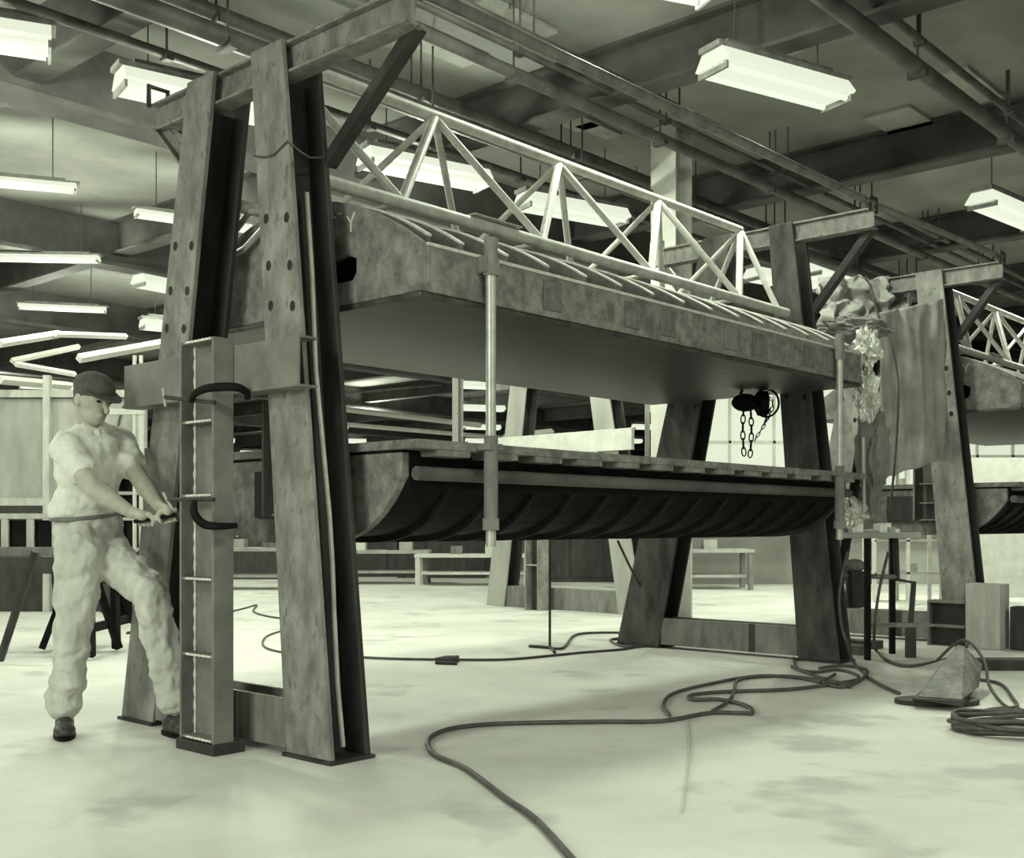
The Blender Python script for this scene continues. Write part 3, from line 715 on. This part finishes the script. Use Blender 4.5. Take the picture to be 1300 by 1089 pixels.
# concrete-like pale block & small things near second press
o = MB(M); uu, vv = muv(gnd(1247,824)); o.box((uu, vv-.13, 0), (uu+.22, vv+.13, .50)); tag(o.build('timber_block', 'wood', None, .008), 'pale upright timber block by the second press post', 'block')
o = MB(M); o.box((uu+.1, vv-.30, 0), (uu+.25, vv-.17, .33)); tag(o.build('timber_block', 'steel_dk', None, .006), 'small dark block right of the pale timber block', 'block')
o = MB(M); o.box((5.0, .1, 0), (5.12, 1.9, .07)); tag(o.build('floor_beam', 'steel_md', None, .004), 'low steel bar lying on the floor behind the far portal frame', 'beam')
o = MB(M); o.box((5.45, .2, 0), (5.6, 2.1, .06)); tag(o.build('floor_beam', 'steel_dk', None, .004), 'dark bar on the floor between the two presses', 'beam')
o = MB(); p = gnd(1240, 850); o.box((p.x-.1, p.y-.06, 0), (p.x+2.2, p.y+.10, .07)); tag(o.build('floor_beam', 'steel_dk', None, .004), 'dark low rail on the floor at the right edge', 'beam')
# ------------------------------------------------------------------ pipe stand
ps = thing('pipe_stand', 'cluttered steel stand with pipes behind the far portal post', 'stand', gnd(1110, 836))
Yp = 8.15
def px_x(px, Y): return (px-CX)/F*Y
x0, x1 = px_x(1060,Yp), px_x(1158,Yp)
MB().box((x0, Yp-.18, .86), (x1, Yp+.3, .90)).build('stand_top', 'pale', ps, .004)
for (x, y) in ((px_x(1093,Yp), Yp-.15), (x1-.06, Yp+.25), (x0+.05, Yp+.25)): MB().box((x-.02, y-.02, 0), (x+.02, y+.02, .859)).build('leg', 'black', ps, .003)
MB().tube([Vector((px_x(1086,Yp), Yp+.02, .36)), Vector((px_x(1086,Yp), Yp+.02, .62))], .065, 16).build('pump_body', 'steel_dk', ps)
MB().ell((px_x(1086,Yp), Yp+.02, .66), (.075, .075, .05)).build('pump_head', 'steel_md', ps)
X = lambda px: px_x(px, Yp)
MB().tube([Vector((X(1137),Yp,.859)), Vector((X(1139),Yp,.56)), Vector((X(1160),Yp,.54)), Vector((X(1156),Yp,.25))], .02, 10).build('bent_pipe', 'steel_dk', ps)
MB().tube([Vector((X(1062),Yp,.59)), Vector((X(1139),Yp,.58))], .018, 10).build('cross_pipe', 'steel_md', ps)
MB().box((X(1100),Yp-.02,.22), (X(1180),Yp+.02,.25)).build('rail', 'steel_md', ps)
MB().box((X(1150),Yp-.02,.0), (X(1162),Yp+.02,.2199)).build('leg', 'steel_dk', ps)
random.seed(5)
for k in range(14):
    x = random.uniform(x0+.04, x1-.05); y = random.uniform(Yp-.13, Yp+.2); s_ = random.uniform(.015, .045)
    q = MB()
    if k % 2: q.box((x-s_, y-s_, .901), (x+s_*.8, y+s_, .901+s_*1.5)); nm = 'scrap_block'; lb = 'small scrap block lying on the pipe stand'
    else: q.tube([Vector((x-s_*1.5,y,.901+.012)), Vector((x+s_*1.5,y+s_,.901+.012))], .011, 8); nm = 'pipe_offcut'; lb = 'short pipe offcut lying on the pipe stand'
    tag(q.build(nm, random.choice(['foil','pale','steel_md']), None, 0), lb, 'scrap', 'scraps on the pipe stand')
# small things on lower deck: chain hoist
hs = thing('chain_hoist', 'dark chain hoist hanging from the upper platen near its far end', 'hoist', A_(955,515,7.6))
Yh = 7.75
MB().ell(A_(946,511,Yh), (.095, .06, .062), None, 16, 10).build('motor_drum', 'black', hs)
wc = A_(968,512,Yh)
MB().tube([wc+Vector((-.03,0,0)), wc+Vector((.03,0,0))], .085, 24).build('gear_case', 'black', hs)
MB().tube([wc+Vector((.02+.085*math.cos(2*PI*k/24), -.03, .095*math.sin(2*PI*k/24))) for k in range(24)], .008, 6, closed=True).build('hand_wheel', 'black', hs)
MB().tube([A_(940,500,Yh), A_(945,490,Yh), A_(955,484,Yh)], .01, 8).build('top_hook', 'black', hs)
def chain(pts, r, parent, nm='chain'):
    q = MB(); P = smooth(pts, 14); 
    L = [P[0]]; acc = 0
    for a, b in zip(P, P[1:]):
        acc += (b-a).length
        if acc > r*3.2: L.append(b); acc = 0
    for i, (a, b) in enumerate(zip(L, L[1:])):
        d = (b-a); ax = Vector((1,0,0)) if i % 2 else Vector((0,1,0)); m = (a+b)/2
        q.tube([m+d*.62*math.cos(2*PI*k/10)+ax*r*math.sin(2*PI*k/10) for k in range(10)], r*.33, 6, closed=True)
    return q.build(nm, 'black', parent)
chain([A_(944,518,Yh), A_(943,550,Yh), A_(945,583,Yh)], .015, hs); chain([A_(953,520,Yh), A_(954,550,Yh), A_(952,583,Yh)], .015, hs)
chain([A_(978,518,Yh), A_(970,540,Yh), A_(962,552,Yh), A_(957,562,Yh)], .010, hs)
chain([A_(972,500,Yh), A_(981,510,Yh), A_(978,525,Yh), A_(965,545,Yh)], .010, hs)
db = thing('die_block', 'dark flat block lying on the lower deck under the hoist', 'block', A_(950,580,7.75))
u_, v_ = muv(A_(930,577,7.75)); MB(M).box((u_, v_-.02, 1.301), (u_+.5, v_+.14, 1.33)).build('block', 'steel_dk', db, .003)
# ------------------------------------------------------------------ sheets
def sheet(P0, du, dv, nu, nv, amp, sc_, seed):
    n = (dv.cross(du)).normalized(); vs = []; fs = []
    for j in range(nv+1):
        for i in range(nu+1):
            p = P0+du*(i/nu)+dv*(j/nv)
            q = Vector((i/nu*du.length*sc_[0], j/nv*dv.length*sc_[1], seed))
            p = p+n*amp*(noise.noise(q)*1.2+.5*noise.noise(q*2.3))+Vector((0,0,amp*.3*noise.noise(q*1.7)))
            vs.append(p)
    for j in range(nv):
        for i in range(nu): a = j*(nu+1)+i; fs.append((a, a+1, a+nu+2, a+nu+1))
    return vs, fs
def solid(o, th): m = o.modifiers.new('solid', 'SOLIDIFY'); m.thickness = th; return o
vs, fs = sheet(A_(1112,398,8.75), A_(1196,380,9.15)-A_(1112,398,8.75), Vector((.05,0,-1.28)), 40, 60, .05, (5, 1.2), 3)
tag(solid(MB().add(vs, fs, True).build('plastic_sheet', 'plastic'), .002), 'milky plastic sheet hanging between the two presses', 'plastic sheet')
vs, fs = sheet(A_(1040,352,9.4), A_(1150,352,9.6)-A_(1040,352,9.4), Vector((.0,0,-.42)), 60, 40, .13, (9, 9), 9)
tag(solid(MB().add(vs, fs, True).build('plastic_sheet', 'plastic'), .002), 'bunched pale plastic draped above the far end of the upper platen', 'plastic sheet')
def crumple(name, label, c, r, m, seed, k=1.0, cat='foil'):
    bm = bmesh.new(); bmesh.ops.create_icosphere(bm, subdivisions=5, radius=1)
    for v in bm.verts:
        p = v.co.copy(); d = 1+.55*k*(noise.noise(p*2.2+Vector((seed,0,0)))+.6*noise.noise(p*5+Vector((seed,3,0)))+.45*abs(noise.noise(p*9+Vector((0,seed,0)))))
        v.co = Vector((p.x*r[0]*d, p.y*r[1]*d, p.z*r[2]*d))
    me = bpy.data.meshes.new(name); bm.to_mesh(me); bm.free(); me.materials.append(MT[m]); o = bpy.data.objects.new(name, me); C.objects.link(o); o.location = c
    return tag(o, label, cat)
crumple('foil_wrap', 'crumpled shiny foil wrapped at the far end of the upper platen', A_(1100,442,7.75), (.085, .08, .12), 'foil', 2, .75)
crumple('foil_wrap', 'crumpled foil bunch hanging below the upper platen end', A_(1100,500,7.8), (.08, .07, .17), 'foil', 5, .75)
crumple('cloth_bundle', 'dark cloth bundle hanging beneath the foil, beside the far post', A_(1108,575,7.9), (.10, .08, .36), 'steel_md', 8, .6, 'cloth')
crumple('cloth_bundle', 'rolled dark cloth lying over the far end of the upper platen', A_(1082,418,8.3), (.26, .12, .09), 'steel_md', 12, .5, 'cloth')
crumple('rag', 'crumpled pale rag on the pipe stand near the far post', A_(1080,650,8.0), (.10, .08, .09), 'foil', 15, .9, 'rag')
cable('cable', 'dark cable curving down over the hanging plastic sheet', [(1104,360,8.6),(1118,410,8.6),(1132,440,8.55),(1138,470,8.55),(1140,500,8.5),(1138,560,8.5),(1130,650,8.4)], .010)
tag(MB().tube([A_(1096,555,7.7), A_(1097,650,7.75)], .012, 8).build('pipe_offcut', 'chrome'), 'bright thin upright rod beside the dark cloth bundle', 'rod')
# ------------------------------------------------------------------ right background: added glowing panels and stores
def window(i, xa, xb, za, zb, Y, nx, nz):
    w = MB(); w.box((xa, Y, za), (xb, Y+.02, zb)); o = struct(w.build('window_%d' % i, 'daylight'))  # emissive panel added for the bright wall area, framed like a window
    fr = MB()
    for k in range(nx+1): x = lerp(xa, xb, k/nx); fr.box((x-.02, Y-.03, za), (x+.02, Y-.001, zb))
    for k in range(nz+1): z = lerp(za, zb, k/nz); fr.box((xa, Y-.03, z-.02), (xb, Y-.001, z+.02))
    f = fr.build('window_frame', 'pale', None); f['kind'] = 'structure'; f.parent = o; f.location = f.location-o.location
window(1, px_x(870,17), px_x(1095,17), 1.1, 3.3, 17, 4, 2)
window(2, px_x(1105,18), px_x(1330,18), .95, 2.6, 18, 5, 3)
struct(MB().box((px_x(840,18.4), 18.4, 0), (20, 18.6, 3.4)).build('wall_right', 'wall'))
sh_ = thing('shelf_rack', 'light steel shelf rack in front of the bright windows at right', 'rack', Vector((px_x(1160,14), 14, 0)))
xa, xb = px_x(1110,14), px_x(1195,14)
for x in (xa, (xa+xb)/2, xb):
    for y in (14, 14.4): MB().box((x-.02, y-.02, 0), (x+.02, y+.02, 1.9)).build('upright', 'white', sh_)
for z in (.35, .75, 1.05, 1.4, 1.8): MB().box((xa, 13.98, z), (xb, 14.42, z+.025)).build('shelf', 'pale', sh_)
for k in range(8):
    x = lerp(xa+.06, xb-.1, random.random()); z = random.choice([.376, .776, 1.076, 1.426]); s_ = random.uniform(.05, .1)
    tag(MB().box((x-s_*.6, 14.1, z), (x+s_*.6, 14.25, z+s_*1.6)).build('storage_box', random.choice(['pale','steel_dk','white']), None), 'small box on the light shelf rack at right', 'box', 'boxes on the right shelf rack')
# machine cabinet with dark panes under the second glowing panel
cb = thing('cabinet', 'white cabinet with dark panes behind the second press', 'cabinet', Vector((px_x(1260,15), 15, 0)))
xa, xb = px_x(1222,15), px_x(1300,15)
MB().box((xa, 15, 0), (xb, 15.5, 1.85)).build('body', 'white', cb)
for k in range(3):
    w_ = (xb-xa)/3; MB().box((xa+w_*k+.05, 14.985, 1.05), (xa+w_*(k+1)-.05, 14.999, 1.4)).build('pane', 'steel_dk', cb)
# ------------------------------------------------------------------ bench and rack makers for the background
def bench(x, y, w, h, label, top='pale', leg='steel_md', d=.7, shelf=True, ang=0):
    t = thing('work_bench', label, 'bench', Vector((x, y, 0)))
    MB().box((x-w/2, y-d/2, h-.05), (x+w/2, y+d/2, h)).build('bench_top', top, t)
    for sx in (-1, 1):
        for sy in (-1, 1): MB().box((x+sx*(w/2-.05)-.035, y+sy*(d/2-.05)-.035, 0), (x+sx*(w/2-.05)+.035, y+sy*(d/2-.05)+.035, h-.0501)).build('leg', leg, t)
    if shelf: MB().box((x-w/2+.09, y-d/2+.09, .18), (x+w/2-.09, y+d/2-.09, .22)).build('lower_shelf', top, t)
    return t
bench(px_x(330,17), 17, 2.0, .62, 'low bench seen between the stanchion and near post', 'pale')
bench(px_x(480,18.5), 18.5, 1.7, .55, 'low bench seen right of the near post', 'pale')
bench(px_x(600,18), 18, 1.8, .50, 'low white-legged bench left of the rear frame', 'white', 'white')
bench(px_x(880,17), 17, 1.7, .6, 'low bench seen behind the far portal foot', 'pale')
def cabinet(x, y, w, h, label, m='steel_dk', nd=3):
    t = thing('storage_cabinet', label, 'cabinet', Vector((x, y, 0)))
    MB().box((x-w/2, y, 0), (x+w/2, y+.5, h)).build('body', m, t)
    for k in range(nd):
        ww = w/nd; d = MB().box((x-w/2+ww*k+.02, y-.015, .08), (x-w/2+ww*(k+1)-.02, y-.0005, h-.05)).build('door', m, t, .004)
        MB().box((x-w/2+ww*(k+1)-.09, y-.03, h*.5), (x-w/2+ww*(k+1)-.07, y-.0151, h*.5+.1)).build('handle', 'white', d)
cabinet(px_x(330,20), 20, 1.9, 1.5, 'dark cabinet behind the low bench near the stanchion')
cabinet(px_x(470,21), 21, 2.0, 1.4, 'dark cabinet behind the bench right of the near post')
cabinet(px_x(560,20.5), 20.5, 1.6, 1.6, 'dark cabinet left of the rear frame')
cabinet(px_x(745,19), 19, 1.7, 1.5, 'dark cabinet seen through the rear frame')
cabinet(px_x(905,20), 20, 2.0, 1.0, 'wide low cabinet behind the far portal foot', 'steel_md')
cabinet(px_x(640,22), 22, 1.5, 1.4, 'pale cabinet behind the rear frame left post', 'pale')
# boxes on benches
k = 0
for (px, Y, h) in [(305,17,.62),(345,17,.62),(455,18.5,.55),(500,18.5,.55),(515,18.5,.55),(580,18,.5),(625,18,.5),(860,17,.6),(900,17,.6)]:
    s_ = .09+.05*((k*37) % 5)/5
    tag(MB().box((px_x(px,Y)-s_, Y-.15, h+.001), (px_x(px,Y)+s_, Y+.1, h+s_*1.4)).build('storage_box', ['pale','steel_md','white','steel_dk'][k % 4]), 'small box on a distant low bench', 'box', 'boxes on the distant benches'); k += 1
# rear frame behind the platens
def wpt(p, d, n): return lambda q: p+d*q[0]+n*q[1]+Vector((0,0,q[2]))
pa, pb = gnd(617,768), gnd(815,782)
d_ = (pb-pa); W_ = d_.length; d_.normalize(); n_ = Vector((-d_.y, d_.x, 0));  
if n_.y < 0: n_ = -n_
TR = lambda q: pa+d_*q[1]+n_*q[0]+Vector((0,0,q[2]))
t = thing('portal_frame', 'pale rear portal frame standing behind the main press', 'steel frame', TR((0, W_/2, 0)))
def rp(vb, vt, z1):
    def sl(ua, ub, w0=0, w1=1):
        o_ = []
        for z, (a, b) in ((0, vb), (z1, vt)):
            aa, bb = lerp(a, b, w0), lerp(a, b, w1); o_ += [(ua, aa, z), (ub, aa, z), (ub, bb, z), (ua, bb, z)]
        return o_
    p = MB(TR).hexa(sl(0, .025)).build('post', 'pale', t, .004); MB(TR).hexa(sl(.025, .2, .46, .54)).build('web', 'steel_dk', p); MB(TR).hexa(sl(.2, .225)).build('rear_flange', 'steel_dk', p)
rp((0, .30), (.42, .68), 2.7); rp((W_-.32, W_), (W_-.78, W_-.52), 2.7)
MB(TR).box((.03, .31, 0), (.19, W_-.33, .24)).build('foot_beam', 'steel_md', t, .003)
MB(TR).box((-.05, .2, 1.75), (-.001, W_-.1, 1.98)).build('cross_channel', 'white', t, .003)
MB(TR).box((.03, 0, 2.55), (.12, W_, 2.69)).build('crossbeam', 'steel_md', t, .003)
ib = thing('welded_stanchion', 'pale stanchion standing before the rear portal frame', 'steel beam', TR((-.2, W_*.44, 0)))
for vv in (W_*.38, W_*.46): MB(TR).box((-.26, vv, 0), (-.06, vv+.02, 1.7)).build('flange', 'steel', ib)
MB(TR).box((-.16, W_*.38+.0205, 0), (-.14, W_*.46-.0005, 1.7)).build('web', 'steel_dk', ib)
for z in (.5, 1.0, 1.5): MB(TR).box((-.25, W_*.38+.0205, z), (-.161, W_*.46-.0005, z+.015)).build('stiffener', 'pale', ib)
# lattice stand seen near x 850, y 520
lt = thing('trestle', 'pale braced trestle left of the far portal posts', 'trestle', A_(850,560,11.6))
xa, xb = px_x(822,12.5), px_x(866,12.5)
for x in (xa, xb): MB().box((x-.025, 12.5, 0), (x+.025, 12.55, 2.36)).build('upright', 'pale', lt)
MB().box((xa+.0255, 12.5, 2.2), (xb-.0255, 12.55, 2.36)).build('top_rail', 'white', lt)
MB().tube([(xa+.03, 12.47, 1.6), (xb-.03, 12.47, 2.1)], .025, 8).build('brace', 'white', lt)
# ------------------------------------------------------------------ left background
pt = thing('partition', 'pale boarded partition at left behind the man', 'partition', Vector((px_x(110,12.5), 12.5, 0)))
xa, xb = px_x(-60,12.5), px_x(185,12.5)
MB().box((xa, 12.5, 1.25), (xb, 12.56, 2.35)).build('board_panel', 'pale', pt)
MB().box((xa, 12.5, 0), (xb, 12.56, .6)).build('board_panel', 'steel_dk', pt)
for px in (-50, 62, 182): MB().box((px_x(px,12.5)-.035, 12.42, 0), (px_x(px,12.5)+.035, 12.499, 2.6)).build('post', 'wood', pt)
MB().box((xa, 12.44, 2.36), (xb, 12.56, 2.44)).build('top_rail', 'wood', pt)
MB().box((xa, 12.44, 1.17), (xb, 12.56, 1.2499)).build('mid_rail', 'wood', pt)
chn = MB()
tag(MB().tube(smooth([at(172,520,12.485), at(160,512,12.485), at(150,540,12.485), at(148,590,12.485)]), .012, 8).build('hose', 'rubber'), 'dark hose hooked on the partition behind the man', 'hose')
# saw-horses and crates at far left
def horse(px, py, w, h, label):
    b = gnd(px, py); t = thing('sawhorse', label, 'sawhorse', b)
    MB().box((b.x-w/2, b.y-.06, h-.12), (b.x+w/2, b.y+.06, h)).build('top_beam', 'steel_dk', t, .004)
    for sx in (-1, 1):
        for sy in (-1, 1):
            xx = b.x+sx*(w/2-.12); p0 = Vector((xx+sx*.10, b.y+sy*.28, .025)); p1 = Vector((xx, b.y+sy*.03, h-.1))
            MB().tube([p0, p1], .035, 4).build('leg', 'black', t)
        MB().box((b.x+sx*(w/2-.08)-.02, b.y-.22, .18), (b.x+sx*(w/2-.08)+.02, b.y+.22, .24)).build('stretcher', 'black', t)
    return t
horse(20, 832, 1.35, .72, 'dark sawhorse at the left edge behind the man')
horse(118, 822, .6, .62, 'small dark sawhorse just behind the man leg')
plk = gnd(10, 826); 
tag(MB().box((plk.x-.9, plk.y-.16, .721), (plk.x+.85, plk.y+.16, .79)).build('plank', 'steel_md', None, .004), 'grey plank lying across the sawhorse at left', 'plank')
cr = thing('slatted_crate', 'slatted light timber crate resting on the plank at left', 'crate', Vector((plk.x, plk.y, .79)))
for k in range(8):
    x = plk.x-.75+.19*k; MB().box((x, plk.y-.14, .7901), (x+.055, plk.y-.115, 1.0)).build('slat', 'wood', cr)
MB().box((plk.x-.8, plk.y-.145, 1.0001), (plk.x+.75, plk.y+.14, 1.04)).build('top_board', 'wood', cr)
MB().box((plk.x-.76, plk.y-.10, .7901), (plk.x+.66, plk.y+.13, .99)).build('contents', 'black', cr)
tag(MB().tube([gnd(0,838,.03), at(45,700,7.6)], .028, 6).build('pole', 'steel_dk'), 'grey pole leaning on the plank at left', 'pole')
# white stand right of man head
vs_ = thing('lamp_stand', 'white upright double pole stand right of the man head', 'stand', Vector((px_x(176,10), 10, 0)))
for px in (171, 179): MB().tube([Vector((px_x(px,10),10,.02)), Vector((px_x(px,10),10,2.45))], .018, 8).build('pole', 'white', vs_)
MB().box((px_x(165,10), 9.9, 0), (px_x(186,10), 10.1, .02)).build('base', 'steel_dk', vs_)
MB().box((px_x(120,10), 9.98, 1.93), (px_x(182,10), 10.04, 1.98)).build('side_arm', 'white', vs_)
# light ducts / shelves streaking at left below the lamps
def streak(a, b, Y, th, label, m='white'):
    A, B = at(*a, Y), at(*b, Y+1.2); d = (B-A); 
    t = tag(MB().tube([A, B], th, 4).build('ceiling_duct', m), label, 'duct')
streak((0,436), (75,424), 13, .05, 'white painted duct left of the man head, uppermost')
streak((70,424), (160,427), 14, .04, 'white duct running right behind the man cap')
streak((15,458), (100,440), 15, .04, 'short white duct at left above the partition')
streak((20,462), (95,475), 15, .04, 'lower white duct at left just above the partition')
streak((100,455), (205,436), 14, .06, 'white duct running up to the left post')
streak((0,482), (88,490), 12.2, .05, 'white rail above the partition at the left edge')
# objects on the left floor behind the man: small shelves between man and P2
rk = thing('shelf_rack', 'dark shelf rack between the man and the left post', 'rack', Vector((px_x(160,11), 11, 0)))
for z in (.3, .7, 1.0, 1.25, 1.5): MB().box((px_x(142,11), 11, z), (px_x(186,11), 11.3, z+.03)).build('shelf', 'pale', rk)
for px in (142, 186): MB().box((px_x(px,11)-.02, 11, 0), (px_x(px,11)+.02, 11.3, 1.7)).build('upright', 'steel_dk', rk)
MB().box((px_x(143,11), 11.301, .02), (px_x(185,11), 11.33, 1.6)).build('back_panel', 'steel_dk', rk)
# far horizontal light streaks seen between the platens: long white crane rails / shelves
for i, (a, b, Y, th, lb) in enumerate([((425,518), (610,540), 28, .07, 'long white overhead duct seen between platens, upper one'), ((430,538), (640,556), 30, .06, 'long white overhead duct seen between platens, lower one'),
      ((430,500), (560,488), 26, .03, 'thin grey overhead rail seen between platens'), ((640,556), (700,548), 24, .08, 'short white duct left of the rear frame')]):
    A, B = at(*a, Y), at(*b, Y+3); tag(MB().tube([A, B], th, 4).build('ceiling_duct', 'white' if i != 2 else 'steel_md'), lb, 'duct')
# hanging hooks from ceiling
for (px, py, Y) in [(245,70,7.0), (585,90,7.2), (573,95,7.2), (740,60,7.5), (980,330,9.5)]:
    pass
# ------------------------------------------------------------------ added area lights and ambient
def area(loc, target, size, e, nm):
    li = bpy.data.lights.new(nm, 'AREA'); li.energy = e; li.size = size[0]; li.shape = 'RECTANGLE'; li.size_y = size[1]; li.color = (.93, 1, .82)
    o = bpy.data.objects.new(nm, li); C.objects.link(o); o.location = loc
    o.rotation_euler = (Vector(target)-Vector(loc)).to_track_quat('-Z', 'Y').to_euler()
area((-7, -5, 3.2), (0.5, 6, 1.2), (5, 2.5), 560, 'window_daylight')  # unseen area light added as key from rear left, no opening built
area((8, -3, 4.0), (3, 8, .5), (4, 2.5), 170, 'side_daylight')  # second unseen area light, added as fill from the right
w = bpy.data.worlds.new('world'); sc.world = w; w.use_nodes = True
w.node_tree.nodes['Background'].inputs[0].default_value = (.80, .87, .68, 1); w.node_tree.nodes['Background'].inputs[1].default_value = .22
sc.view_settings.view_transform = 'Standard'; sc.view_settings.look = 'None'; sc.view_settings.gamma = 1; sc.view_settings.exposure = 0
sc.view_settings.use_curve_mapping = False
